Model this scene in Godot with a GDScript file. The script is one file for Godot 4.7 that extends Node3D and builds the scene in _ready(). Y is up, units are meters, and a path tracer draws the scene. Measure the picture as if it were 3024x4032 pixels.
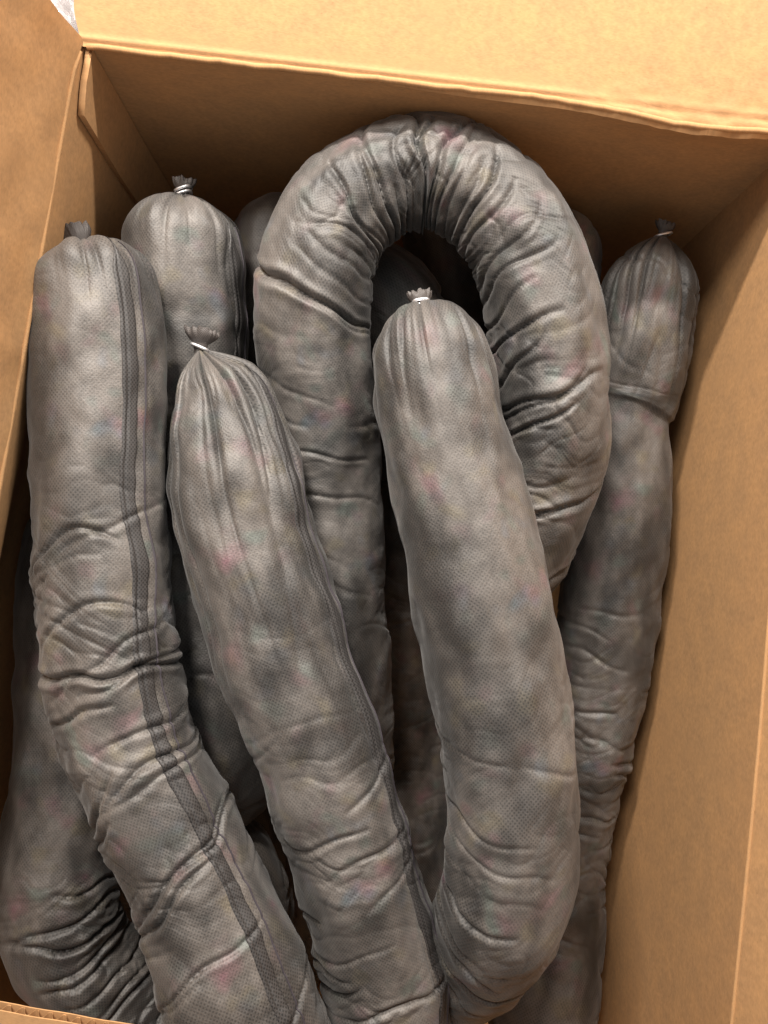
extends Node3D
# An open cardboard box seen from above, packed with grey absorbent socks (filled fabric tubes).

const TIER := 0.4            # height of the box rim
const BACK := -0.2554
const FRONT := 0.425
const RIGHT := 0.2187

var fabric: StandardMaterial3D
var fabric_strip: StandardMaterial3D
var tuft_fabric: StandardMaterial3D
var thread: StandardMaterial3D
var wire: StandardMaterial3D
var board: StandardMaterial3D
var board_raw: StandardMaterial3D
var film: StandardMaterial3D
var vinyl: StandardMaterial3D
var taken := {}

var n_lump := FastNoiseLite.new()
var n_warp := FastNoiseLite.new()
var n_fold := FastNoiseLite.new()
var n_pleat := FastNoiseLite.new()
var n_bulge := FastNoiseLite.new()


func _ready() -> void:
	# camera
	var cam := Camera3D.new()
	cam.name = "camera"
	cam.fov = 67.32
	cam.near = 0.02
	cam.far = 60.0
	cam.transform = Transform3D(Basis(Vector3(0.994188, 0.012755, -0.106904), Vector3(-0.107289, 0.034714, -0.993622), Vector3(-0.008962, 0.999316, 0.035881)), Vector3(0, 0.82, 0))
	add_child(cam)
	# the room's general light
	var env := Environment.new()
	env.background_mode = Environment.BG_COLOR
	env.background_color = Color(0.42, 0.414, 0.404).linear_to_srgb()
	env.tonemap_mode = Environment.TONE_MAPPER_LINEAR
	env.tonemap_exposure = 1.22
	env.sdfgi_enabled = true
	env.ssao_enabled = true
	env.ssil_enabled = true
	var we := WorldEnvironment.new()
	we.name = "world_environment"
	we.environment = env
	add_child(we)
	# lamps: two tubes behind the box, one to each side; unseen fill panel added above
	lamp("tube_lamp", Vector3(-0.36, 1.08, -0.88), Vector2(0.17, 0.045), 1.35)
	lamp("tube_lamp", Vector3(0.5, 1.12, -0.9), Vector2(0.35, 0.045), 1.15)
	lamp("added_fill_panel", Vector3(-0.4, 1.65, -0.85), Vector2(0.35, 0.35), 1.6)

	setup_noise()
	setup_materials()
	build_floor()
	build_box()
	build_film()
	build_socks()


func lamp(called: String, at: Vector3, size: Vector2, energy: float) -> void:
	var l := AreaLight3D.new()
	l.name = numbered(called)
	l.area_size = size
	l.area_normalize_energy = true
	l.light_energy = energy
	l.light_color = Color(1.0, 0.965, 0.925)
	l.shadow_enabled = true
	l.area_range = 8.0
	add_child(l)
	l.look_at_from_position(at, Vector3(0, 0.4, 0.0), Vector3(1, 0, 0).cross(at - Vector3(0, 0.4, 0)))


func numbered(called: String) -> String:
	if not taken.has(called):
		taken[called] = 0
		return called
	taken[called] += 1
	return "%s_%03d" % [called, taken[called]]


func tag(o: Node, label: String, category: String, group := "") -> void:
	o.set_meta("label", label)
	o.set_meta("category", category)
	if group:
		o.set_meta("group", group)


func part(called: String, mesh: Mesh, mat: Material, parent: Node) -> MeshInstance3D:
	var m := MeshInstance3D.new()
	var k := 0
	var nm := called
	while parent.has_node(NodePath(nm)):
		k += 1
		nm = "%s_%03d" % [called, k]
	m.name = nm
	m.mesh = mesh
	m.material_override = mat
	parent.add_child(m, true)
	return m


func setup_noise() -> void:
	var i := 0
	for n: FastNoiseLite in [n_lump, n_warp, n_fold, n_pleat, n_bulge]:
		n.noise_type = FastNoiseLite.TYPE_SIMPLEX_SMOOTH
		n.frequency = 1.0
		n.fractal_type = FastNoiseLite.FRACTAL_NONE
		n.seed = 11 + 7 * i
		i += 1
	n_lump.fractal_type = FastNoiseLite.FRACTAL_FBM
	n_lump.fractal_octaves = 2


# ---------------------------------------------------------------- textures

func noise_bytes(seed_value: int, freq: float, octaves: int, w: int, h: int, out_w: int, out_h: int) -> PackedByteArray:
	var n := FastNoiseLite.new()
	n.seed = seed_value
	n.frequency = freq
	n.fractal_octaves = octaves
	n.noise_type = FastNoiseLite.TYPE_SIMPLEX_SMOOTH
	var im := n.get_seamless_image(w, h, false, false, 0.15)
	im.convert(Image.FORMAT_L8)
	if w != out_w or h != out_h:
		im.resize(out_w, out_h, Image.INTERPOLATE_BILINEAR)
	return im.get_data()


func tex(w: int, h: int, data: PackedByteArray, fmt := Image.FORMAT_RGB8) -> ImageTexture:
	return ImageTexture.create_from_image(Image.create_from_data(w, h, false, fmt, data))


func sm(a: float, b: float, x: float) -> float:
	var t := clampf((x - a) / (b - a), 0.0, 1.0)
	return t * t * (3.0 - 2.0 * t)


func fabric_textures() -> Array:
	# spun-bonded cloth: 0.24 m round by 0.5 m along. Where the padding presses on the cloth it reads pale and smooth;
	# where it hangs free its embossed points read as rows of dark dots. Shreds of coloured felt show through.
	var W := 1024
	var H := 2048
	var press := noise_bytes(3, 0.022, 2, 256, 160, W, H)
	var press2 := noise_bytes(4, 0.045, 3, 256, 300, W, H)
	var cloud := noise_bytes(5, 0.06, 4, 512, 1024, W, H)
	var hue_a := noise_bytes(6, 0.026, 2, 256, 512, W, H)
	var hue_b := noise_bytes(7, 0.028, 2, 256, 512, W, H)
	var hue_c := noise_bytes(8, 0.03, 2, 256, 512, W, H)
	var fine := noise_bytes(9, 0.17, 3, W, H, W, H)
	# sheen painted into the colour: each tube is paler along its upper side
	var sheen_crest := PackedFloat32Array()
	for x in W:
		sheen_crest.append(pow(0.5 - 0.5 * cos(x * TAU / W), 2.2))
	var cols := 104
	var rows := 400
	var out := PackedByteArray()
	out.resize(W * H * 3)
	var relief := PackedByteArray()
	relief.resize(W * H)
	var i := 0
	for y in H:
		var fy := float(y) * rows / H
		var row := int(fy)
		var dy := (fy - row - 0.5) * 1.15
		var shift := 0.5 * (row % 2)
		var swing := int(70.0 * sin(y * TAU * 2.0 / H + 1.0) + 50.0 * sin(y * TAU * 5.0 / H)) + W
		for x in W:
			var fx := float(x) * cols / W + shift
			var dx := (fx - floorf(fx) - 0.5) * 2.3
			var d2 := dx * dx + dy * dy
			var dot := 1.0 - sm(0.08, 0.36, d2)
			var c := (press[i] * 0.40 + press2[i] * 0.34) / 255.0 + 0.26 * sheen_crest[(x + swing) & 1023]
			var contact_sheen := sm(0.34, 0.78, c)
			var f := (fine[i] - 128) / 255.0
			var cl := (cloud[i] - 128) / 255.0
			var base := 0.027 + 0.092 * contact_sheen + cl * (0.012 + 0.036 * contact_sheen) + f * (0.030 + 0.035 * contact_sheen)
			base *= 1.0 - dot * (0.86 - 0.56 * contact_sheen)
			var r := base * 1.09
			var g := base * 0.97
			var b := base * 0.875
			# felt shreds behind the cloth
			var pink := sm(0.66, 0.88, hue_a[i] / 255.0) * (0.35 + 0.65 * contact_sheen)
			var blue := sm(0.68, 0.92, hue_b[i] / 255.0) * (0.35 + 0.65 * contact_sheen)
			var mint := sm(0.66, 0.90, hue_c[i] / 255.0) * (0.35 + 0.65 * contact_sheen)
			var straw := sm(0.34, 0.12, hue_c[i] / 255.0)
			var hot := sm(0.88, 0.97, hue_a[i] / 255.0)
			r *= 1.0 + 0.16 * pink + 0.16 * hot - 0.20 * blue - 0.18 * mint + 0.06 * straw
			g *= 1.0 - 0.14 * pink - 0.26 * hot - 0.02 * blue + 0.05 * mint + 0.03 * straw
			b *= 1.0 - 0.03 * pink - 0.05 * hot + 0.22 * blue + 0.03 * mint - 0.14 * straw
			out[i * 3] = clampi(int(pow(maxf(r, 0.0), 0.4545) * 255.0), 0, 255)
			out[i * 3 + 1] = clampi(int(pow(maxf(g, 0.0), 0.4545) * 255.0), 0, 255)
			out[i * 3 + 2] = clampi(int(pow(maxf(b, 0.0), 0.4545) * 255.0), 0, 255)
			relief[i] = clampi(int(128 + f * 60.0 + cl * 90.0 - dot * 10.0), 0, 255)
			i += 1
	return [tex(W, H, out), tex(W, H, relief, Image.FORMAT_L8)]


func dotted_texture(tone := 0.046) -> ImageTexture:
	# the cloth where it lies double: darker, its dots plain to see; 48 mm by 48 mm
	var N := 256
	var fine := noise_bytes(31, 0.2, 2, N, N, N, N)
	var out := PackedByteArray()
	out.resize(N * N * 3)
	var i := 0
	for y in N:
		var fy := y * 40.0 / N
		var row := int(fy)
		var dy := (fy - row - 0.5) * 1.15
		for x in N:
			var fx := x * 24.0 / N + 0.5 * (row % 2)
			var dx := (fx - floorf(fx) - 0.5) * 2.3
			var dot := 1.0 - sm(0.10, 0.45, dx * dx + dy * dy)
			var base := (tone + (fine[i] - 128) / 255.0 * 0.03) * (1.0 - 0.75 * dot)
			out[i * 3] = clampi(int(pow(base * 1.05, 0.4545) * 255.0), 0, 255)
			out[i * 3 + 1] = clampi(int(pow(base * 0.97, 0.4545) * 255.0), 0, 255)
			out[i * 3 + 2] = clampi(int(pow(base * 0.95, 0.4545) * 255.0), 0, 255)
			i += 1
	return tex(N, N, out)


func board_textures() -> Array:
	# kraft liner, 0.25 m a side, the flutes run along v
	var N := 1024
	var mottle := noise_bytes(21, 0.02, 4, 512, 512, N, N)
	var fibre := noise_bytes(22, 0.16, 3, 512, 1024, N, N)
	var fibre2 := noise_bytes(23, 0.09, 3, 512, 512, N, N)
	var speck := noise_bytes(24, 0.11, 2, 1024, 1024, N, N)
	var out := PackedByteArray()
	out.resize(N * N * 3)
	var relief := PackedByteArray()
	relief.resize(N * N)
	var i := 0
	for y in N:
		for x in N:
			var m := (mottle[i] - 128) / 255.0
			var f := (fibre[i] + fibre2[i] - 256) / 510.0
			var s := speck[i] / 255.0
			var flute := sin(x * TAU * 36.0 / N)
			var k := 1.0 + 0.18 * m + 0.42 * f + 0.006 * flute
			k *= 1.0 - 0.20 * sm(0.80, 0.90, s)
			k *= 1.0 + 0.16 * sm(0.12, 0.05, s)
			out[i * 3] = clampi(int(pow(0.50 * k, 0.4545) * 255.0), 0, 255)
			out[i * 3 + 1] = clampi(int(pow(0.285 * k * (1.0 - 0.03 * m), 0.4545) * 255.0), 0, 255)
			out[i * 3 + 2] = clampi(int(pow(0.130 * k * (1.0 - 0.10 * m), 0.4545) * 255.0), 0, 255)
			relief[i] = clampi(int(128 + f * 70.0 + m * 40.0 + flute * 8.0), 0, 255)
			i += 1
	return [tex(N, N, out), tex(N, N, relief, Image.FORMAT_L8)]


func setup_materials() -> void:
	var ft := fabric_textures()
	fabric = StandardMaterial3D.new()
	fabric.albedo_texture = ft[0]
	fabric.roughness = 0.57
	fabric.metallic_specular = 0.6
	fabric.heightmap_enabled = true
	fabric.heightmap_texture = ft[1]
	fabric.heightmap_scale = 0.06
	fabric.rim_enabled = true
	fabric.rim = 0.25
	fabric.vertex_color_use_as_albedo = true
	fabric_strip = StandardMaterial3D.new()
	fabric_strip.albedo_texture = dotted_texture()
	fabric_strip.roughness = 0.56
	fabric_strip.metallic_specular = 0.5
	tuft_fabric = fabric_strip.duplicate()
	tuft_fabric.albedo_color = Color(1.0, 0.97, 0.95)
	tuft_fabric.albedo_texture = dotted_texture(0.10)
	thread = StandardMaterial3D.new()
	thread.albedo_color = Color(0.05, 0.042, 0.05).linear_to_srgb()
	thread.roughness = 0.7
	wire = StandardMaterial3D.new()
	wire.albedo_color = Color(0.93, 0.93, 0.94)
	wire.metallic = 0.8
	wire.roughness = 0.38
	var bt := board_textures()
	board = StandardMaterial3D.new()
	board.albedo_texture = bt[0]
	board.uv1_scale = Vector3(4, 4, 1)
	board.roughness = 0.82
	board.metallic_specular = 0.35
	board.heightmap_enabled = true
	board.heightmap_texture = bt[1]
	board.heightmap_scale = 0.02
	board_raw = board.duplicate()
	board_raw.uv1_scale = Vector3(9, 3, 1)
	film = StandardMaterial3D.new()
	film.transparency = BaseMaterial3D.TRANSPARENCY_ALPHA
	film.albedo_color = Color(0.95, 0.93, 0.93, 0.22)
	film.roughness = 0.12
	film.metallic_specular = 0.7
	vinyl = StandardMaterial3D.new()
	vinyl.albedo_color = Color(0.33, 0.30, 0.29).linear_to_srgb()
	vinyl.roughness = 0.45


# ---------------------------------------------------------------- sheets of board

func grid_mesh(nu: int, nv: int, pts: PackedVector3Array, uvs: PackedVector2Array, st: SurfaceTool) -> void:
	# nu+1 by nv+1 points; front faces where u x v points at the viewer
	for j in nv:
		for i in nu:
			var a := j * (nu + 1) + i
			var q := [a, a + 1, a + nu + 2, a, a + nu + 2, a + nu + 1]
			for k: int in q:
				st.set_uv(uvs[k])
				st.add_vertex(pts[k])


func sheet(face: Callable, nu: int, nv: int, size: Vector2, thick: float, uv_turn := false, uv_at := Vector2.ZERO) -> ArrayMesh:
	# face(u, v) gives the seen face; the sheet's body lies behind it
	var front := PackedVector3Array()
	var back := PackedVector3Array()
	var uvs := PackedVector2Array()
	for j in nv + 1:
		for i in nu + 1:
			var u := float(i) / nu
			var v := float(j) / nv
			var p: Vector3 = face.call(u, v)
			var du: Vector3 = face.call(minf(u + 0.01, 1.0), v) - face.call(maxf(u - 0.01, 0.0), v)
			var dv: Vector3 = face.call(u, minf(v + 0.01, 1.0)) - face.call(u, maxf(v - 0.01, 0.0))
			var n := du.cross(dv).normalized()
			front.append(p)
			back.append(p - n * thick)
			var m := Vector2(u * size.x, v * size.y)
			uvs.append((Vector2(m.y, m.x) if uv_turn else m) + uv_at)
	var st := SurfaceTool.new()
	st.begin(Mesh.PRIMITIVE_TRIANGLES)
	st.set_smooth_group(0)
	var w := nu + 1
	for j in nv:
		for i in nu:
			var a := j * w + i
			for k: int in [a, a + w, a + 1, a + 1, a + w, a + w + 1]:
				st.set_uv(uvs[k])
				st.add_vertex(front[k])
	st.set_smooth_group(1)
	for j in nv:
		for i in nu:
			var a := j * w + i
			for k: int in [a, a + 1, a + w, a + 1, a + w + 1, a + w]:
				st.set_uv(uvs[k])
				st.add_vertex(back[k])
	var rim := PackedInt32Array()
	for i in nu:
		rim.append(i)
	for j in nv:
		rim.append(j * w + nu)
	for i in nu:
		rim.append(nv * w + nu - i)
	for j in nv:
		rim.append((nv - j) * w)
	st.set_smooth_group(2)
	for k in rim.size():
		var a := rim[k]
		var b := rim[(k + 1) % rim.size()]
		for c: Array in [[front, a], [front, b], [back, a], [back, a], [front, b], [back, b]]:
			st.set_uv(uvs[c[1]])
			st.add_vertex(c[0][c[1]])
	st.generate_normals()
	return st.commit()


func tube_along(pts: PackedVector3Array, r: float, sides: int, closed := false, squash := 1.0) -> ArrayMesh:
	var st := SurfaceTool.new()
	st.begin(Mesh.PRIMITIVE_TRIANGLES)
	st.set_smooth_group(0)
	var n := pts.size()
	var rings := []
	var side := Vector3.ZERO
	for i in n:
		var a := pts[(i - 1 + n) % n] if closed or i > 0 else pts[i]
		var b := pts[(i + 1) % n] if closed or i < n - 1 else pts[i]
		var t := (b - a).normalized()
		if side == Vector3.ZERO:
			side = t.cross(Vector3.UP if absf(t.y) < 0.9 else Vector3.RIGHT).normalized()
		side = (side - t * side.dot(t)).normalized()
		var up := t.cross(side)
		var ring := PackedVector3Array()
		for k in sides:
			var th := TAU * k / sides
			ring.append(pts[i] + (side * cos(th) + up * sin(th) * squash) * r)
		rings.append(ring)
	for i in (n if closed else n - 1):
		var A: PackedVector3Array = rings[i]
		var B: PackedVector3Array = rings[(i + 1) % n]
		for k in sides:
			var l := (k + 1) % sides
			for v: Vector3 in [A[k], B[k], A[l], A[l], B[k], B[l]]:
				st.set_uv(Vector2(v.x * 4, v.z * 4))
				st.add_vertex(v)
	if not closed:
		for e in 2:
			var R: PackedVector3Array = rings[0 if e == 0 else n - 1]
			var c := pts[0 if e == 0 else n - 1]
			for k in sides:
				var l := (k + 1) % sides
				for v: Vector3 in ([c, R[k], R[l]] if e == 0 else [c, R[l], R[k]]):
					st.set_uv(Vector2(v.x, v.z))
					st.add_vertex(v)
	st.generate_normals()
	return st.commit()


# ---------------------------------------------------------------- setting

func build_floor() -> void:
	var m := BoxMesh.new()
	m.size = Vector3(6, 0.1, 6)
	var f := MeshInstance3D.new()
	f.name = "floor"
	f.mesh = m
	f.material_override = vinyl
	f.position = Vector3(0, -0.05, 0)
	f.set_meta("kind", "structure")
	f.set_meta("label", "pale smooth floor that the cardboard box stands on")
	add_child(f)


func left_x(z: float, y: float) -> float:
	# the left wall is pushed out by what it holds, most of all towards the front
	var t := clampf((z - BACK) / (FRONT - BACK), 0.0, 1.0)
	var x := -0.1925 - 0.034 * t * (1.0 - sm(0.75, 1.0, t)) + 0.002 * (1.0 - sm(0.0, 0.03, t))
	var low := sm(0.0, 0.2, y) * (1.0 - sm(0.30, TIER, y))
	return x - 0.036 * low * pow(sin(PI * t), 1.3)


func right_x(z: float, y: float) -> float:
	var t := clampf((z - BACK) / (FRONT - BACK), 0.0, 1.0)
	return RIGHT + 0.006 * sin(PI * t) * sin(PI * clampf(y / TIER, 0.0, 1.0)) - 0.001 * sin(t * 9.0)


func torn(x: float) -> float:
	# how far down the back wall the crushed fold reaches, towards the right corner
	return 0.0055 * sm(0.07, 0.17, x) * (1.0 - 0.35 * sm(0.15, 0.21, x)) * (1.0 + 0.04 * n_bulge.get_noise_2d(x * 60.0, 3.0))


func build_box() -> void:
	var box := Node3D.new()
	box.name = "cardboard_box"
	add_child(box)
	tag(box, "large open brown corrugated cardboard box packed with grey fabric socks, flaps folded up and out", "cardboard box")
	var th := 0.004
	# floor panel
	part("bottom_panel", sheet(func(u: float, v: float) -> Vector3: return Vector3(lerpf(-0.2, RIGHT, u), 0.006, lerpf(FRONT, BACK, v)), 4, 4, Vector2(0.4, 0.68), th), board, box)
	# back wall
	part("back_wall", sheet(func(u: float, v: float) -> Vector3:
		var x := lerpf(-0.1905, RIGHT, u)
		var lip := torn(x)
		var top := TIER - 0.0025 - 0.4 * lip
		var y := top * (1.0 - pow(1.0 - v, 1.6))
		var z := BACK - 0.009 * sin(PI * u) * sin(PI * clampf(y / TIER, 0.0, 1.0)) + lip * pow(sm(0.36, 0.40, y + 0.4 * lip), 1.5)
		return Vector3(x, y, z), 60, 30, Vector2(0.41, 0.4), th, false, Vector2(0.03, 0.0)), board, box)
	# left wall
	part("left_wall", sheet(func(u: float, v: float) -> Vector3:
		var z := lerpf(FRONT, BACK, u)
		var y := (TIER - 0.002) * v
		return Vector3(left_x(z, y), y, z), 60, 20, Vector2(0.68, 0.4), th, false, Vector2(0.11, 0.07)), board, box)
	# right wall
	part("right_wall", sheet(func(u: float, v: float) -> Vector3:
		var z := lerpf(BACK, FRONT, u)
		var y := (TIER - 0.002) * v
		return Vector3(right_x(z, y), y, z), 60, 20, Vector2(0.68, 0.4), th, false, Vector2(0.02, 0.13)), board, box)
	# front wall
	part("front_wall", sheet(func(u: float, v: float) -> Vector3: return Vector3(lerpf(RIGHT, -0.19, u), (TIER - 0.002) * v, FRONT), 10, 4, Vector2(0.41, 0.4), th), board, box)
	# glue tab of the joint, inside the left wall at the back corner
	part("glue_tab", sheet(func(u: float, v: float) -> Vector3:
		var z := lerpf(-0.2212, BACK + 0.0005, u)
		var y := (TIER - 0.011 + 0.009 * u) * v
		return Vector3(left_x(z, y) + 0.0042 + 0.0008 * sin(v * 7.0), y, z), 4, 16, Vector2(0.034, 0.4), 0.0036, false, Vector2(0.4, 0.3)), board, box)
	# flaps
	var back_flap := func(u: float, v: float) -> Vector3:
		var x := lerpf(-0.1915, RIGHT + 0.004, u)
		var s := v * v * 0.2
		var low := torn(x)
		var near := 1.0 - sm(0.0, 0.035, s)
		var crush := 0.0007 * n_bulge.get_noise_2d(x * 110.0, s * 130.0) * sm(0.06, 0.13, x) * near
		var y := TIER + 0.0012 * sm(0.0, 0.004, s) - 0.4 * low * near + 0.26 * maxf(s - 0.006, 0.0) + crush
		y += 0.0022 * sin(u * 5.0 + 1.0) * v + 0.0006 * exp(-pow((s - 0.0045 - 0.95 * low) / 0.0013, 2.0)) - 0.0005 * exp(-pow((s - 0.0022 - 0.95 * low) / 0.0011, 2.0))
		return Vector3(x - 0.004 * (1.0 - u) * sm(0.0, 0.02, s), y, BACK + 0.001 + low * near - s * 0.967)
	part("back_flap", sheet(back_flap, 120, 60, Vector2(0.41, 0.2), th, false, Vector2(0.2, 0.1)), board, box)
	part("left_flap", sheet(func(u: float, v: float) -> Vector3:
		var z := lerpf(FRONT, BACK - 0.003, u)
		var s := 0.2 * v
		var dent := 0.0022 * exp(-pow((z + 0.075 + 0.25 * s) / 0.006, 2.0)) * sm(0.0, 0.01, s) * (1.0 - sm(0.02, 0.06, s)) + 0.0010 * n_bulge.get_noise_2d(z * 26.0, s * 30.0)
		return Vector3(left_x(z, TIER) - 0.0006 - 0.2 * s - 0.004 * sin(PI * u) * v + dent, TIER + 0.0008 + 0.978 * s, z - 0.03 * s), 160, 40, Vector2(0.68, 0.2), th, false, Vector2(0.3, 0.4)), board, box)
	part("right_flap", sheet(func(u: float, v: float) -> Vector3:
		var z := lerpf(BACK, FRONT, u)
		var s := 0.2 * v
		return Vector3(right_x(z, TIER) + 0.0006 + 0.2 * s, TIER + 0.0008 + 0.978 * s, z), 40, 10, Vector2(0.68, 0.2), th, false, Vector2(0.5, 0.2)), board, box)
	# rounded score lines where the flaps fold
	var score := PackedVector3Array()
	for i in 61:
		var x := lerpf(-0.188, RIGHT - 0.002, i / 60.0)
		score.append(Vector3(x, TIER - 0.0005 - 0.4 * torn(x) + 0.0004 * n_bulge.get_noise_1d(x * 120.0), BACK + 0.0004 + torn(x) + 0.0006 * n_bulge.get_noise_1d(x * 60.0 + 40.0)))
	part("score_line", tube_along(score, 0.0017, 8), board_raw, box)
	score = PackedVector3Array()
	for i in 61:
		var z := lerpf(BACK + 0.004, FRONT, i / 60.0)
		score.append(Vector3(left_x(z, TIER) - 0.0005, TIER, z))
	part("score_line", tube_along(score, 0.0012, 8), board_raw, box)
	score = PackedVector3Array()
	for i in 41:
		var z := lerpf(BACK + 0.004, FRONT, i / 40.0)
		score.append(Vector3(right_x(z, TIER) + 0.0005, TIER, z))
	part("score_line", tube_along(score, 0.0012, 8), board_raw, box)
	# front flap, folded in over the front of the box: two liners and the fluting between them
	var a := Vector3(-0.1468, 0.46, 0.2280)
	var b := Vector3(0.21, 0.462, 0.2517)
	a += (a - b) * 0.13
	var reach := Vector3(0, -0.052, 0.178)
	var up := (b - a).cross(reach).normalized()
	if up.y < 0.0:
		up = -up
	var gap := 0.0042
	for s: float in [0.0, 1.0]:
		var off := up * (gap * s)
		part("liner", sheet(func(u: float, v: float) -> Vector3:
			return a.lerp(b, u) + reach * (1.0 - v) + off + up * (0.0002 * sin(u * 90.0)), 60, 6, Vector2(0.41, 0.19), 0.00045, false, Vector2(0.1, 0.6)), board, box)
	var wave := sheet(func(u: float, v: float) -> Vector3:
		var ph := u * TAU * 62.0
		var w := 0.5 + 0.49 * clampf(1.25 * sin(ph + 0.3 * sin(u * 37.0)), -1.0, 1.0)
		return a.lerp(b, u) + reach * (0.004 + 0.99 * (1.0 - v)) + up * (0.0001 + (gap - 0.0008) * w), 744, 1, Vector2(0.8, 0.19), 0.0003, false)
	part("fluting", wave, board_raw, box)


func build_film() -> void:
	var o := Node3D.new()
	o.name = "plastic_wrap"
	o.position = Vector3(-0.42, 0.002, -0.56)
	add_child(o)
	tag(o, "crumpled clear plastic wrap on the floor outside the back left corner of the box", "plastic wrap")
	part("film_sheet", sheet(func(u: float, v: float) -> Vector3:
		var x := (u - 0.5) * 0.46
		var z := (0.5 - v) * 0.46
		var e := clampf(4.5 * minf(minf(u, 1.0 - u), minf(v, 1.0 - v)), 0.0, 1.0)
		var h := 0.11 * e * (1.0 - 0.5 * absf(n_fold.get_noise_2d(x * 7.0, z * 7.0)) - 0.6 * absf(n_fold.get_noise_2d(x * 19.0 + 5.0, z * 19.0)) - 0.2 * absf(n_pleat.get_noise_2d(x * 45.0, z * 45.0)))
		return Vector3(x, maxf(h, 0.0) + 0.001, z), 120, 120, Vector2(0.46, 0.46), 0.0002), film, o)


# ---------------------------------------------------------------- socks

func catmull(a: float, b: float, c: float, d: float, t: float) -> float:
	return 0.5 * (2.0 * b + (c - a) * t + (2.0 * a - 5.0 * b + 4.0 * c - d) * t * t + (3.0 * b - a - 3.0 * c + d) * t * t * t)


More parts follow.
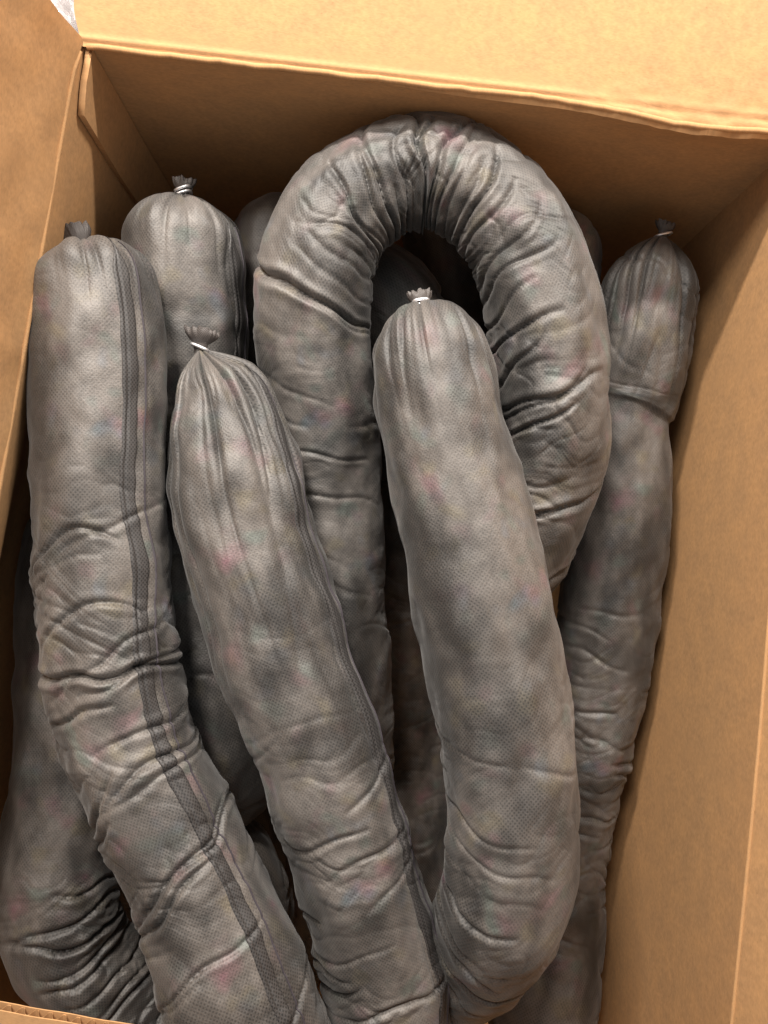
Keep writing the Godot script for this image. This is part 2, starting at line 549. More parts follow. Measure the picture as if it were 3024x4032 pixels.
func sock(label: String, ctrl: Array, opt: Dictionary) -> Node3D:
	# ctrl: [x, y, z, radius, how wrinkled]
	var step: float = opt.get("step", 0.0012)
	var around_n: int = opt.get("sides", 200)
	var dome: float = opt.get("dome", 0.035)
	var dome_pow: float = opt.get("dome_pow", 2.0)
	var pleats: float = opt.get("pleats", 0.004)
	var pleat_len: float = opt.get("pleat_len", 0.05)
	var seed_value: float = opt.get("seed", 0.0)
	var tied: bool = opt.get("tied", true)
	var base := Vector3(ctrl[0][0], 0.0, ctrl[0][2])
	# resample the centre line
	var cp := PackedVector3Array()
	var cr := PackedFloat32Array()
	var cw := PackedFloat32Array()
	var n := ctrl.size()
	for i in n - 1:
		var A: Array = ctrl[maxi(i - 1, 0)]
		var B: Array = ctrl[i]
		var C: Array = ctrl[i + 1]
		var D: Array = ctrl[mini(i + 2, n - 1)]
		for k in 40:
			var t := k / 40.0
			cp.append(Vector3(catmull(A[0], B[0], C[0], D[0], t), catmull(A[1], B[1], C[1], D[1], t), catmull(A[2], B[2], C[2], D[2], t)))
			cr.append(catmull(A[3], B[3], C[3], D[3], t))
			cw.append(lerpf(B[4], C[4], t))
	# smooth, then walk it at even steps
	for pass_ in 3:
		var q := cp.duplicate()
		for i in range(4, cp.size() - 4):
			q[i] = (cp[i - 4] + cp[i + 4] + cp[i] * 2.0 + cp[i - 2] * 2.0 + cp[i + 2] * 2.0) / 8.0
		cp = q
	var sp := PackedVector3Array([cp[0]])
	var sr := PackedFloat32Array([cr[0]])
	var sw := PackedFloat32Array([cw[0]])
	var left := step
	for i in cp.size() - 1:
		var d := cp[i].distance_to(cp[i + 1])
		var at := 0.0
		while d - at >= left:
			at += left
			var t := at / d
			sp.append(cp[i].lerp(cp[i + 1], t))
			sr.append(lerpf(cr[i], cr[i + 1], t))
			sw.append(lerpf(cw[i], cw[i + 1], t))
			left = step
		left -= d - at
	var rings := sp.size()
	var total := (rings - 1) * step
	# frames: "out" starts upwards and is carried along
	var tan := PackedVector3Array()
	for i in rings:
		tan.append((sp[mini(i + 3, rings - 1)] - sp[maxi(i - 3, 0)]).normalized())
	var out := PackedVector3Array()
	var o := Vector3.UP
	for i in rings:
		o = (o - tan[i] * o.dot(tan[i])).normalized()
		# lean back to upright slowly so that theta 0 stays on top
		var upw := Vector3.UP - tan[i] * tan[i].y
		o = o.lerp(upw.normalized(), 0.05 * upw.length()).normalized()
		out.append(o)
	var V := PackedVector3Array()
	var UVS := PackedVector2Array()
	var COL := PackedColorArray()
	var m := around_n + 1
	V.resize(rings * m)
	UVS.resize(rings * m)
	COL.resize(rings * m)
	var cosines := PackedFloat32Array()
	var sines := PackedFloat32Array()
	for k in m:
		var th := TAU * k / around_n - PI
		cosines.append(cos(th))
		sines.append(sin(th))
	cosines[around_n] = cosines[0]
	sines[around_n] = sines[0]
	var RU := 0.038
	var skew: float = opt.get("skew", 0.0)
	var fold_amp: float = opt.get("fold", 1.0)
	var ledge: float = opt.get("ledge", -1.0)
	var seam_at: float = opt.get("seam", 99.0)
	var folds := make_folds(tan, out, sr, sw, step, seed_value, fold_amp, opt.get("slant", [skew, skew]))
	for e: Array in opt.get("extra", []):
		var f := PackedFloat32Array(e)
		f.append(1.3)
		folds.append(f)
	folds.sort_custom(func(a: PackedFloat32Array, b: PackedFloat32Array) -> bool: return a[0] < b[0])
	var reach := 0.009
	var first_fold := 0
	for i in rings:
		var s := i * step
		while first_fold < folds.size() and folds[first_fold][0] < s - 0.034:
			first_fold += 1
		var near := []
		for j in range(first_fold, folds.size()):
			if folds[j][0] > s + 0.034:
				break
			near.append(folds[j])
		var t := tan[i]
		var nrm := out[i]
		var side := t.cross(nrm)
		# curvature of the centre line, over a hand's breadth
		var w0 := maxi(i - int(0.012 / step), 0)
		var w1 := mini(i + int(0.012 / step), rings - 1)
		var bend := (tan[w1] - tan[w0]) / maxf((w1 - w0) * step, 0.001)
		var kn := bend.dot(nrm)
		var ks := bend.dot(side)
		var R := sr[i]
		var cap := 1.0
		if tied and s < dome:
			cap = pow(1.0 - pow(1.0 - s / dome, dome_pow), 1.0 / dome_pow)
		var e := total - s if tied else minf(total - s, s)
		if e < 0.03:
			cap = minf(cap, sqrt(maxf(1.0 - pow(1.0 - e / 0.03, 2.0), 0.0)))
		var pl := 0.0
		if tied:
			pl = exp(-pow(s / pleat_len, 1.4))
		var w := sw[i]
		for k in m:
			var c := cosines[k]
			var sn := sines[k]
			var x := c * RU
			var z := sn * RU
			var inner := (kn * c + ks * sn) * R      # 1 where the tube is fully squeezed
			var squeeze := clampf(inner * 1.3, 0.0, 1.0)
			var stretch := clampf(-inner * 1.2, 0.0, 1.0)
			var h := n_lump.get_noise_3d(x * 26.0 + seed_value, s * 22.0, z * 26.0) * 0.0030
			var wq := n_warp.get_noise_3d(x * 22.0, s * 16.0 + seed_value, z * 22.0)
			# folds that run round the tube
			var amp := w * (0.0011 + 0.0012 * squeeze) * (1.0 - 0.45 * stretch) * (1.0 - 0.75 * sm(0.35, 0.75, squeeze)) * fold_amp
			if amp > 0.0001:
				var ss := s + wq * 0.011 + skew * z
				var f := n_fold.get_noise_3d(x * 8.0 + seed_value, ss * 46.0, z * 8.0)
				var f2 := n_fold.get_noise_3d(x * 15.0 - seed_value, (ss + skew * z * 0.8) * 90.0, z * 15.0 + 9.0)
				var patch := sm(-0.35, 0.35, n_warp.get_noise_3d(x * 14.0 + 40.0, s * 20.0 - seed_value, z * 14.0) + 0.5 * squeeze)
				h += amp * (0.35 + 0.65 * patch) * (1.5 * sqrt(minf(absf(f) * 1.7, 1.0)) - 0.85 + 0.55 * sqrt(minf(absf(f2) * 1.7, 1.0)) - 0.3)
				# a second set of creases that runs aslant
				var d1 := n_pleat.get_noise_3d(x * 30.0 + s * 26.0, s * 30.0 + seed_value, z * 30.0 - s * 20.0)
				h -= amp * 0.6 * patch * pow(maxf(1.0 - absf(d1) * 4.5, 0.0), 2.0)
			# single folds
			if not near.is_empty():
				var th := TAU * k / around_n - PI
				var fh := 0.0
				for fo: PackedFloat32Array in near:
					var dt := wrapf(th - fo[1], -PI, PI)
					var ex := 1.0 - (dt * dt) / (fo[2] * fo[2])
					if ex > 0.0:
						var ds := s - fo[0] - fo[4] * dt * R - fo[5] * dt * dt * R - wq * 0.005
						if absf(ds) < reach:
							var ad := absf(ds)
							var tight := 980.0 if ds > 0.0 else 600.0
							fh += fo[3] * sqrt(ex) * (0.28 * exp(-pow((ad - 0.0036) * 380.0, 2.0)) - exp(-ad * tight))
				h += clampf(fh, -0.0046, 0.0028)
			# long soft pulls along the cloth
			var pull := n_pleat.get_noise_3d(x * 60.0, s * 9.0 + seed_value * 2.0, z * 60.0)
			h += 0.00035 * pull
			# pleats that gather at the tie
			if pl > 0.01:
				var g := n_pleat.get_noise_3d(c * 1.55 + seed_value, s * 2.5, sn * 1.55)
				var g2 := n_pleat.get_noise_3d(c * 3.3 - seed_value, s * 9.0 + 3.0, sn * 3.3)
				h += pl * pleats * (0.7 * sqrt(minf(absf(g) * 1.6, 1.0)) - 0.4 - 1.1 * exp(-absf(g) * 11.0) + 0.35 * sqrt(minf(absf(g2) * 1.6, 1.0)) - 0.2)
			h += 0.0003 * wq
			if ledge > 0.0:
				# the cloth doubles over itself and hangs as a lip
				var edge := s - ledge + 0.25 * z - 0.004 * wq
				var over := 0.25 + 0.75 * sm(0.75, -0.25, sn)
				h += over * (0.0013 * (1.0 - sm(-0.002, 0.0035, edge)) * sm(-0.075, -0.008, edge) - 0.0017 * sm(-0.001, 0.003, edge) * (1.0 - sm(0.006, 0.035, edge)))
			if seam_at < 9.0:
				var dd := wrapf(atan2(sn, c) - seam_at - 0.12 * n_warp.get_noise_2d(s * 11.0, seed_value), -PI, PI) * R
				h -= 0.0011 * exp(-dd * dd / 1.2e-6)
			var r := R * cap
			var keep := clampf(cap * 1.25, 0.0, 1.0)
			r += h * (keep if not tied or s > dome else maxf(keep, 0.0))
			if tied:
				r = maxf(r, 0.0032)
			elif r < 0.0003:
				r = 0.0003
			var p := sp[i] + (nrm * c + side * sn) * r
			V[i * m + k] = p - base
			UVS[i * m + k] = Vector2(float(k) / around_n + 0.06 * sin(seed_value * 2.0), s / 0.5 + seed_value * 0.291)
			COL[i * m + k] = Color(1, 1, 1)
	for i in rings:
		V[i * m + around_n] = V[i * m]
	var N := grid_normals(V, rings, m)
	var idx := PackedInt32Array()
	idx.resize((rings - 1) * around_n * 6)
	var q := 0
	for i in rings - 1:
		for k in around_n:
			var a := i * m + k
			idx[q] = a
			idx[q + 1] = a + m
			idx[q + 2] = a + 1
			idx[q + 3] = a + 1
			idx[q + 4] = a + m
			idx[q + 5] = a + m + 1
			q += 6
	var arr := []
	arr.resize(Mesh.ARRAY_MAX)
	arr[Mesh.ARRAY_VERTEX] = V
	arr[Mesh.ARRAY_NORMAL] = N
	arr[Mesh.ARRAY_TEX_UV] = UVS
	arr[Mesh.ARRAY_COLOR] = COL
	arr[Mesh.ARRAY_INDEX] = idx
	var mesh := ArrayMesh.new()
	mesh.add_surface_from_arrays(Mesh.PRIMITIVE_TRIANGLES, arr)
	var root := Node3D.new()
	root.name = numbered("absorbent_sock")
	root.position = base
	add_child(root)
	tag(root, label, "absorbent sock", "grey absorbent socks packed in the box")
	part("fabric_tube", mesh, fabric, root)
	if opt.has("strip"):
		var sd: Array = opt.strip    # [angle, half width, from, to]
		part("seam_strip", strip_mesh(V, N, rings, m, step, sd[0], sd[1], sd[2], sd[3], seed_value), fabric_strip, root)
		part("seam_thread", strip_mesh(V, N, rings, m, step, sd[0] - sd[1] * 1.9, 0.011, sd[2], sd[3], seed_value), thread, root)
	if tied:
		var ax := -tan[int(0.004 / step)]
		if opt.has("tie_dir"):
			ax = (ax + opt.tie_dir).normalized()
		var nk := sp[0] - base
		make_tie(root, nk, ax, opt.get("tuft", 0.0095), opt.get("tuft_len", 0.014), seed_value, opt.get("clip", true), opt.get("tilt", 0.0), opt.get("turns", 2))
	return root


func make_folds(tan: PackedVector3Array, out: PackedVector3Array, sr: PackedFloat32Array, sw: PackedFloat32Array, step: float, seed_value: float, strength: float, slant: Array) -> Array:
	# each: place along the tube, middle angle, half extent, depth, slant, curve
	var rng := RandomNumberGenerator.new()
	rng.seed = int(seed_value * 1000.0) + 5
	var folds := []
	var s := 0.02
	var rings := tan.size()
	while s < (rings - 1) * step - 0.01:
		var i := int(s / step)
		var w0 := maxi(i - int(0.015 / step), 0)
		var w1 := mini(i + int(0.015 / step), rings - 1)
		var bend := (tan[w1] - tan[w0]) / maxf((w1 - w0) * step, 0.001)
		var side := tan[i].cross(out[i])
		var kn := bend.dot(out[i])
		var ks := bend.dot(side)
		var squeeze := clampf(sqrt(kn * kn + ks * ks) * sr[i] * 1.25, 0.0, 1.0)
		var w := sw[i]
		var lively := w * (0.40 + 0.75 * squeeze)
		if lively > 0.12:
			var along := s / ((rings - 1) * step)
			var skew: float = lerpf(slant[0], slant[1], sm(0.30, 0.55, along))
			var middle := rng.randf_range(-1.5, 1.5)
			var extent := rng.randf_range(0.5, 1.3)
			if squeeze > 0.13:
				middle = atan2(ks, kn) + rng.randf_range(-0.6, 0.6)
				extent = rng.randf_range(1.2, 2.5)
				if squeeze > 0.55:
					extent = rng.randf_range(1.5, 2.9)
				else:
					middle = 0.5 * middle + rng.randf_range(-0.5, 0.5)
					extent = rng.randf_range(0.9, 1.9)
			var depth := (0.0025 + 0.0026 * squeeze) * w * rng.randf_range(0.4, 1.3) * strength
			folds.append(PackedFloat32Array([s, middle, extent, depth, skew * (1.0 - squeeze) + rng.randf_range(-0.22, 0.22) * (1.0 - 0.7 * squeeze), rng.randf_range(-0.12, 0.12) * (1.0 - 0.6 * squeeze), 1.0 + 0.9 * squeeze]))
		s += lerpf(0.024, 0.0046, clampf(lively * 1.15, 0.0, 1.0)) * (1.0 + 0.9 * squeeze) * rng.randf_range(0.6, 1.5)
	return folds


func grid_normals(V: PackedVector3Array, rings: int, m: int) -> PackedVector3Array:
	var N := PackedVector3Array()
	N.resize(rings * m)
	var last := m - 1
	for i in rings:
		var up := mini(i + 1, rings - 1) * m
		var dn := maxi(i - 1, 0) * m
		var row := i * m
		for k in m:
			var kr := k + 1 if k < last else 1
			var kl := k - 1 if k > 0 else last - 1
			N[row + k] = (V[row + kr] - V[row + kl]).cross(V[up + k] - V[dn + k]).normalized()
	return N


func strip_mesh(V: PackedVector3Array, N: PackedVector3Array, rings: int, m: int, step: float, angle: float, half: float, s0: float, s1: float, seed_value: float) -> ArrayMesh:
	# the overlap where the cloth is joined: a second layer lying on the tube along its length
	var st := SurfaceTool.new()
	st.begin(Mesh.PRIMITIVE_TRIANGLES)
	st.set_smooth_group(0)
	var sides := m - 1
	var nw := 14
	var rows := []
	var uvr := []
	for i in range(int(s0 / step), mini(int(s1 / step), rings - 2)):
		var s := i * step
		var wander := angle + 0.10 * n_warp.get_noise_2d(s * 9.0, seed_value + 3.0)
		var row := PackedVector3Array()
		var uv := PackedVector2Array()
		var taper := sm(s0, s0 + 0.02, s) * (1.0 - 0.8 * sm(s1 - 0.25, s1, s))
		for j in nw + 1:
			var q := lerpf(-1.0, 1.0, j / float(nw))
			var hw := half * taper * (1.0 + 0.14 * n_warp.get_noise_2d(s * 60.0, q * 0.5 + seed_value))
			var fk := (wander + q * hw + PI) / TAU * sides
			var k := posmod(int(floorf(fk)), sides)
			var t := fk - floorf(fk)
			var p := V[i * m + k].lerp(V[i * m + k + 1], t)
			var nn := N[i * m + k].lerp(N[i * m + k + 1], t).normalized()
			var lift := 0.0008 * (1.0 - pow(absf(q), 8.0)) - 0.0005 * pow(absf(q), 12.0) - 0.0009 * exp(-pow((q - 0.35) * 9.0, 2.0))
			row.append(p + nn * lift)
			uv.append(Vector2(fk / sides * 5.0 + seed_value, s / 0.048))
		rows.append(row)
		uvr.append(uv)
	for i in rows.size() - 1:
		var A: PackedVector3Array = rows[i]
		var B: PackedVector3Array = rows[i + 1]
		for j in nw:
			for c: Array in [[A, uvr[i], j], [B, uvr[i + 1], j], [A, uvr[i], j + 1], [A, uvr[i], j + 1], [B, uvr[i + 1], j], [B, uvr[i + 1], j + 1]]:
				st.set_uv(c[1][c[2]])
				st.add_vertex(c[0][c[2]])
	st.generate_normals()
	return st.commit()


func make_tie(root: Node3D, at: Vector3, ax: Vector3, flare: float, length: float, seed_value: float, clip: bool, tilt: float, turns: int) -> void:
	var side := ax.cross(Vector3.UP).normalized()
	var up := side.cross(ax).normalized()
	# gathered end of the cloth: pleated layers, flared and frayed
	var st := SurfaceTool.new()
	st.begin(Mesh.PRIMITIVE_TRIANGLES)
	st.set_smooth_group(0)
	var K := 96
	var J := 12
	for layer in 4:
		var grow := 1.0 - 0.22 * layer
		var rows := []
		for j in J + 1:
			var t := j / float(J)
			var row := PackedVector3Array()
			for k in K:
				var th := TAU * k / K
				var g := n_pleat.get_noise_3d(cos(th) * 2.3 + seed_value * 3.0, t * 0.8 + layer * 7.0, sin(th) * 2.3)
				var g2 := n_pleat.get_noise_3d(cos(th) * 8.0 + seed_value, t * 0.6 + layer * 5.0, sin(th) * 8.0)
				var r := lerpf(0.0031, flare, sin(minf(t * 1.9, 1.57)) * (1.0 - 0.10 * t)) * grow * (1.0 + 0.24 * t * g + 0.07 * t * g2)
				var l := 0.006 + length * t * (1.0 + 0.03 * g2 * t - 0.03 * layer + 0.16 * g)
				row.append(at + ax * (l - 0.003 if j > 0 else 0.0 - 0.003) + side * (cos(th) * r) + up * (sin(th) * r * 0.62))
			rows.append(row)
		for j in J:
			var A: PackedVector3Array = rows[j]
			var B: PackedVector3Array = rows[j + 1]
			for k in K:
				var l := (k + 1) % K
				for c: Array in [[A, k, j], [A, l, j], [B, k, j + 1], [A, l, j], [B, l, j + 1], [B, k, j + 1]]:
					st.set_uv(Vector2(float(c[1]) / K * 2.0, c[2] * 0.03))
					st.set_color(Color(1, 1, 1))
					st.add_vertex(c[0][c[1]])
	st.generate_normals()
	part("gathered_end", st.commit(), tuft_fabric, root)
	if not clip:
		return
	# metal clip: two turns of bright wire pressed round the neck
	for turn in turns:
		var ring := PackedVector3Array()
		for k in 32:
			var th := TAU * k / 32
			var cx := signf(cos(th)) * pow(absf(cos(th)), 0.6)
			var sx := signf(sin(th)) * pow(absf(sin(th)), 0.6)
			ring.append(at + ax * (0.0012 + 0.0030 * turn + tilt * cx * 0.004) + side * (cx * (0.0049 - 0.0003 * turn)) + up * (sx * 0.0043))
		part("clip_wire", tube_along(ring, 0.0010, 10, true), wire, root)


func build_socks() -> void:
	sock("brownish sliver of a lower sock between the back left sock and the big loop", [
		[-0.0947, 0.2640, -0.2407, 0.0345, 0.3], [-0.0912, 0.2640, -0.2092, 0.0352, 0.4], [-0.0879, 0.2600, -0.1765, 0.0354, 0.4],
		[-0.0876, 0.2400, -0.1331, 0.0352, 0.3], [-0.0901, 0.2100, -0.0879, 0.0349, 0.3]], {"seed": 8.0, "tied": false, "step": 0.002, "sides": 140, "skew": 0.1})
	sock("rounded end of a lower sock peeking out right of the big loop", [
		[0.1042, 0.2640, -0.2538, 0.0346, 0.3], [0.1078, 0.2620, -0.2255, 0.0351, 0.4], [0.1129, 0.2550, -0.1936, 0.0355, 0.4],
		[0.1220, 0.2350, -0.1576, 0.0357, 0.4], [0.1332, 0.2100, -0.1124, 0.0351, 0.3]], {"seed": 13.0, "tied": false, "step": 0.002, "sides": 140})
	sock("lowest grey sock in the black hollow to the right inside the big loop", [
		[0.0165, 0.1500, -0.3080, 0.0380, 0.3], [0.0320, 0.1550, -0.2743, 0.0378, 0.3], [0.0496, 0.1500, -0.2284, 0.0383, 0.3],
		[0.0647, 0.1400, -0.1746, 0.0374, 0.3], [0.0750, 0.1200, -0.0991, 0.0360, 0.3]], {"seed": 14.0, "tied": false, "step": 0.0025, "sides": 120})
	sock("dark grey sock curling through the hole inside the big looped sock", [
		[-0.0653, 0.1900, -0.1863, 0.0330, 0.6], [-0.0478, 0.2150, -0.1947, 0.0333, 0.7], [-0.0286, 0.2550, -0.1890, 0.0323, 0.9],
		[-0.0064, 0.2750, -0.1730, 0.0326, 1], [0.0081, 0.2720, -0.1460, 0.0332, 0.9], [0.0156, 0.2520, -0.1102, 0.0338, 0.5],
		[0.0217, 0.2150, -0.0625, 0.0353, 0.4], [0.0324, 0.1650, 0.0307, 0.0355, 0.4], [0.0434, 0.1300, 0.1348, 0.0365, 0.4],
		[0.0545, 0.1200, 0.2188, 0.0362, 0.4], [0.0656, 0.1200, 0.2919, 0.0362, 0.4], [0.0796, 0.1200, 0.3642, 0.0362, 0.4]], {"seed": 7.0, "tied": false, "step": 0.0016, "sides": 160, "skew": 0.15, "fold": 1.3})
	sock("shadowed grey sock at the bottom of the gap between the two middle socks", [
		[-0.0298, 0.1200, 0.1445, 0.0353, 0.3], [-0.0249, 0.1200, 0.2270, 0.0353, 0.3], [-0.0200, 0.1200, 0.3088, 0.0353, 0.3],
		[-0.0110, 0.1200, 0.3896, 0.0353, 0.3]], {"seed": 12.0, "tied": false, "step": 0.0025, "sides": 120})
	sock("lowest grey sock just visible in the dark gap right of the left hand sock", [
		[-0.2072, 0.1200, 0.0583, 0.0337, 0.3], [-0.1667, 0.1200, 0.1169, 0.0337, 0.3], [-0.1301, 0.1200, 0.1796, 0.0336, 0.3],
		[-0.0834, 0.1200, 0.2410, 0.0337, 0.3], [-0.0511, 0.1100, 0.2996, 0.0349, 0.3], [-0.0398, 0.1100, 0.3650, 0.0357, 0.3],
		[-0.0428, 0.1000, 0.4247, 0.0364, 0.3]], {"seed": 15.0, "tied": false, "step": 0.0025, "sides": 120})
	sock("lowest grey sock in the black gap beside the creased bend at near left", [
		[-0.2545, 0.1300, 0.3589, 0.0349, 0.3], [-0.2165, 0.1350, 0.3546, 0.0347, 0.3], [-0.1762, 0.1350, 0.3525, 0.0346, 0.3],
		[-0.1287, 0.1300, 0.3541, 0.0348, 0.3]], {"seed": 16.0, "tied": false, "step": 0.0025, "sides": 120})
	sock("short bend of grey sock deep in the gap below the left hand sock", [
		[-0.1928, 0.1850, 0.2880, 0.0365, 0.4], [-0.1678, 0.2050, 0.2696, 0.0353, 0.4], [-0.1366, 0.2400, 0.2474, 0.0329, 0.4],
		[-0.1040, 0.2580, 0.2366, 0.0320, 0.8], [-0.0782, 0.2600, 0.2434, 0.0324, 1], [-0.0669, 0.2550, 0.2708, 0.0344, 0.9],
		[-0.0638, 0.2400, 0.3081, 0.0351, 0.6], [-0.0680, 0.2100, 0.3489, 0.0358, 0.4]], {"seed": 10.0, "tied": false, "step": 0.0016, "sides": 160})
	sock("dark creased sock bending along the left wall into the near left corner", [
		[-0.2068, 0.2850, -0.0047, 0.0353, 0.3], [-0.1987, 0.2950, 0.0486, 0.0352, 0.2], [-0.1921, 0.3020, 0.1002, 0.0353, 0.1],
		[-0.1871, 0.3050, 0.1420, 0.0348, 0.1], [-0.1835, 0.3070, 0.1805, 0.0346, 0.1], [-0.1834, 0.3090, 0.2189, 0.0355, 0.25],
		[-0.1785, 0.3100, 0.2505, 0.0371, 0.9], [-0.1696, 0.3100, 0.2784, 0.0360, 1], [-0.1521, 0.3060, 0.3018, 0.0341, 1],
		[-0.1294, 0.2980, 0.3216, 0.0326, 1], [-0.1030, 0.2900, 0.3361, 0.0305, 1], [-0.0727, 0.2800, 0.3481, 0.0301, 0.8]], {"seed": 9.0, "tied": false, "step": 0.0013, "sides": 200, "skew": 0.0, "fold": 1.35})
	sock("brownish grey sock along the right wall with folded over hood and clipped end", [
		[0.1767, 0.2950, -0.2299, 0.0238, 0.3], [0.1748, 0.2930, -0.2147, 0.0293, 0.4], [0.1733, 0.2900, -0.1892, 0.0319, 0.45],
		[0.1741, 0.2800, -0.1591, 0.0338, 0.4], [0.1731, 0.2650, -0.1321, 0.0349, 0.1], [0.1711, 0.2600, -0.1087, 0.0350, 0.05],
		[0.1736, 0.2570, -0.0749, 0.0363, 0.05], [0.1764, 0.2540, -0.0409, 0.0368, 0.1], [0.1788, 0.2480, 0.0002, 0.0369, 0.2],
		[0.1817, 0.2350, 0.0639, 0.0364, 0.5], [0.1820, 0.2280, 0.1003, 0.0354, 0.7], [0.1804, 0.2200, 0.1414, 0.0347, 1],
		[0.1763, 0.2130, 0.1834, 0.0338, 1], [0.1739, 0.2100, 0.2316, 0.0335, 1], [0.1735, 0.2130, 0.2839, 0.0365, 0.6],
		[0.1672, 0.2200, 0.3230, 0.0405, 0.4], [0.1609, 0.2200, 0.3758, 0.0432, 0.4]], {"seed": 6.0, "dome": 0.035, "dome_pow": 1.7, "turns": 1, "tilt": 0.6, "pleats": 0.0065, "pleat_len": 0.05, "ledge": 0.118, "tuft": 0.007, "tuft_len": 0.007, "fold": 1.2, "skew": -0.1})
	sock("smooth plump sock in the back left corner with white metal clip and upright tuft", [
		[-0.1469, 0.3280, -0.2070, 0.0308, 0.1], [-0.1462, 0.3260, -0.1908, 0.0365, 0.1], [-0.1435, 0.3210, -0.1624, 0.0391, 0.1],
		[-0.1387, 0.3120, -0.1285, 0.0398, 0.1], [-0.1349, 0.3060, -0.0833, 0.0389, 0.2], [-0.1363, 0.3000, -0.0368, 0.0381, 0.2],
		[-0.1268, 0.2980, 0.0250, 0.0377, 0.3], [-0.1134, 0.2980, 0.0705, 0.0370, 0.4], [-0.1007, 0.2960, 0.1162, 0.0365, 0.5],
		[-0.0877, 0.2800, 0.1629, 0.0351, 0.5], [-0.0832, 0.2450, 0.2030, 0.0347, 0.5]], {"seed": 2.0, "dome": 0.03, "dome_pow": 2.2, "pleats": 0.0035, "pleat_len": 0.03, "tuft": 0.0075, "tuft_len": 0.008, "tilt": 0.5, "seam": -1.1, "strip": [-1.2, 0.14, 0.02, 0.4]})
	sock("big wrinkled sock bent into a loop against the back wall", [
		[0.0899, 0.2600, 0.0464, 0.0278, 0.8], [0.0965, 0.2800, 0.0193, 0.0307, 0.9], [0.1002, 0.2980, -0.0058, 0.0328, 1],
		[0.1051, 0.3120, -0.0357, 0.0357, 1], [0.1047, 0.3300, -0.0751, 0.0370, 1], [0.0979, 0.3440, -0.1163, 0.0361, 0.9],
		[0.0881, 0.3520, -0.1538, 0.0352, 0.7], [0.0716, 0.3540, -0.1901, 0.0339, 0.8], [0.0428, 0.3530, -0.2187, 0.0328, 1],
		[0.0074, 0.3520, -0.2291, 0.0321, 1], [-0.0264, 0.3520, -0.2143, 0.0333, 0.9], [-0.0483, 0.3500, -0.1856, 0.0349, 0.7],
		[-0.0544, 0.3480, -0.1509, 0.0361, 0.6], [-0.0512, 0.3380, -0.1190, 0.0359, 0.45], [-0.0448, 0.3250, -0.0866, 0.0360, 0.5],
		[-0.0377, 0.3100, -0.0466, 0.0368, 0.35], [-0.0300, 0.3030, -0.0011, 0.0366, 0.3], [-0.0228, 0.2970, 0.0454, 0.0361, 0.3],
		[-0.0141, 0.2900, 0.0927, 0.0350, 0.3], [-0.0061, 0.2750, 0.1431, 0.0347, 0.3], [0.0001, 0.2600, 0.1861, 0.0343, 0.3]], {"seed": 5.0, "tied": false, "step": 0.0011, "sides": 220, "skew": 0.05, "slant": [0.5, -0.35], "fold": 1.3, "extra": [[0.462, 0.0, 1.8, 0.0062, -0.34, 0.0]]})
	sock("long creased sock along the left wall with dark seam strip and stubby tied end", [
		[-0.1882, 0.3720, -0.1489, 0.0306, 0.2], [-0.1811, 0.3740, -0.1339, 0.0358, 0.2], [-0.1731, 0.3750, -0.1069, 0.0368, 0.1],
		[-0.1658, 0.3750, -0.0532, 0.0372, 0.15], [-0.1583, 0.3750, -0.0001, 0.0372, 0.5], [-0.1517, 0.3740, 0.0393, 0.0375, 0.8],
		[-0.1427, 0.3730, 0.0837, 0.0377, 1], [-0.1237, 0.3720, 0.1358, 0.0364, 1], [-0.1027, 0.3710, 0.1697, 0.0363, 1],
		[-0.0841, 0.3700, 0.2010, 0.0363, 1], [-0.0518, 0.3730, 0.2588, 0.0399, 0.6], [-0.0267, 0.3700, 0.3089, 0.0406, 0.5],
		[-0.0052, 0.3600, 0.3558, 0.0409, 0.4]], {"seed": 1.0, "step": 0.0011, "sides": 220, "dome": 0.026, "dome_pow": 2.3, "pleats": 0.004, "pleat_len": 0.022, "tuft": 0.009, "tuft_len": 0.013, "clip": false, "skew": 0.35, "extra": [[0.166, 0.2, 0.8, 0.0028, 0.25, 0.45], [0.207, 0.0, 0.9, 0.0028, 0.2, 0.4], [0.243, -0.2, 1.7, 0.006, -0.12, 0.0]], "strip": [-0.78, 0.13, 0.012, 0.62], "fold": 1.1})
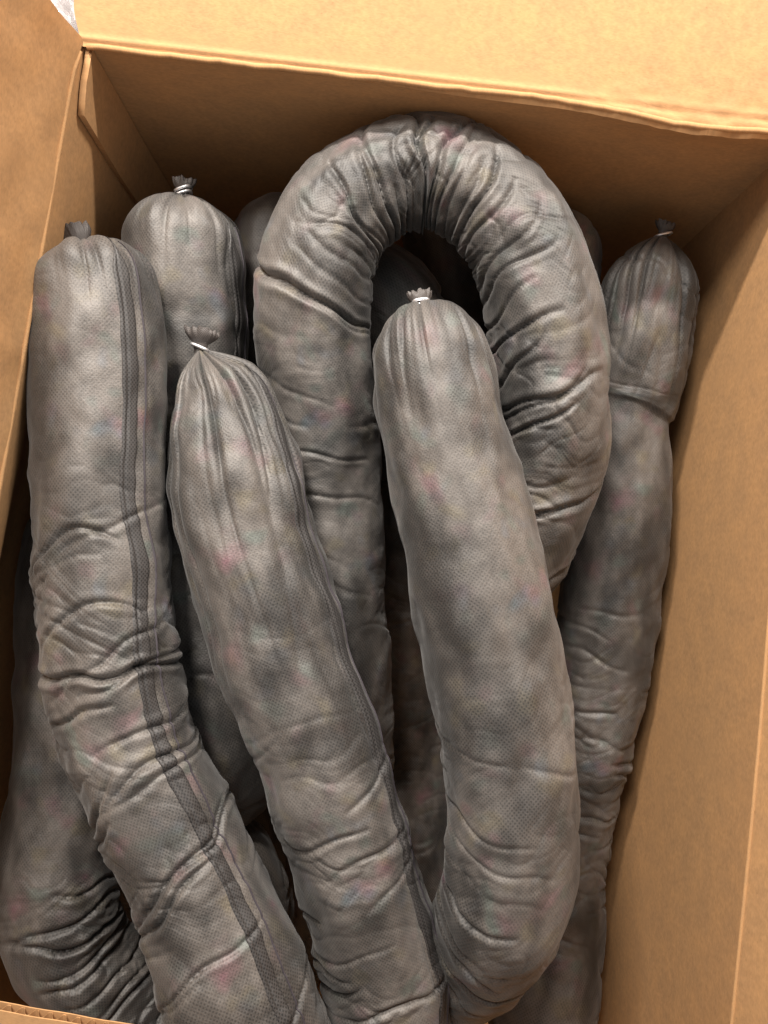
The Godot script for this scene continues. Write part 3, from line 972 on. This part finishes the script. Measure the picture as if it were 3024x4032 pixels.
	sock("middle left sock tapering to a pleated neck with clip and fanned tuft", [
		[-0.1142, 0.3680, -0.0998, 0.0124, 0.2], [-0.1079, 0.3680, -0.0883, 0.0188, 0.25], [-0.0989, 0.3660, -0.0704, 0.0286, 0.2],
		[-0.0879, 0.3650, -0.0357, 0.0377, 0.1], [-0.0802, 0.3650, -0.0090, 0.0393, 0.1], [-0.0703, 0.3650, 0.0173, 0.0391, 0.1],
		[-0.0589, 0.3650, 0.0435, 0.0391, 0.15], [-0.0477, 0.3630, 0.0698, 0.0392, 0.2], [-0.0329, 0.3610, 0.0986, 0.0380, 0.3],
		[-0.0211, 0.3580, 0.1228, 0.0378, 0.5], [-0.0101, 0.3540, 0.1503, 0.0373, 0.8], [0.0020, 0.3490, 0.1784, 0.0369, 1],
		[0.0137, 0.3440, 0.2071, 0.0368, 1], [0.0248, 0.3380, 0.2368, 0.0373, 1], [0.0351, 0.3330, 0.2695, 0.0373, 1],
		[0.0433, 0.3300, 0.3017, 0.0365, 0.9], [0.0517, 0.3200, 0.3590, 0.0361, 0.8]], {"seed": 3.0, "step": 0.0011, "sides": 220, "dome": 0.02, "dome_pow": 1.5, "pleats": 0.0065, "pleat_len": 0.095, "turns": 1, "tilt": -0.35, "tie_dir": Vector3(0.5, 0.05, -0.3), "tuft": 0.0105, "tuft_len": 0.009, "skew": 0.2, "seam": -1.0, "strip": [-1.12, 0.13, 0.02, 0.6]})
	sock("front centre sock lying on top with round clipped end below the loop", [
		[0.0135, 0.3700, -0.1378, 0.0297, 0.1], [0.0169, 0.3730, -0.1243, 0.0338, 0.1], [0.0233, 0.3740, -0.1014, 0.0358, 0.05],
		[0.0311, 0.3750, -0.0747, 0.0368, 0.05], [0.0398, 0.3750, -0.0485, 0.0373, 0.05], [0.0485, 0.3750, -0.0223, 0.0384, 0.1],
		[0.0568, 0.3750, 0.0037, 0.0389, 0.1], [0.0652, 0.3750, 0.0297, 0.0397, 0.15], [0.0734, 0.3740, 0.0557, 0.0398, 0.2],
		[0.0818, 0.3730, 0.0817, 0.0396, 0.35], [0.0893, 0.3700, 0.1084, 0.0393, 0.5], [0.0952, 0.3660, 0.1357, 0.0387, 0.6],
		[0.0999, 0.3600, 0.1643, 0.0390, 0.7], [0.1015, 0.3530, 0.1942, 0.0391, 0.8], [0.1000, 0.3380, 0.2254, 0.0374, 0.9],
		[0.0927, 0.3050, 0.2647, 0.0365, 1], [0.0739, 0.2650, 0.3088, 0.0362, 1], [0.0515, 0.2350, 0.3531, 0.0357, 1],
		[0.0258, 0.2200, 0.3679, 0.0338, 0.8]], {"seed": 4.0, "step": 0.0011, "sides": 220, "dome": 0.032, "dome_pow": 2.2, "pleats": 0.0045, "pleat_len": 0.035, "tuft": 0.0075, "tuft_len": 0.008, "skew": -0.3})
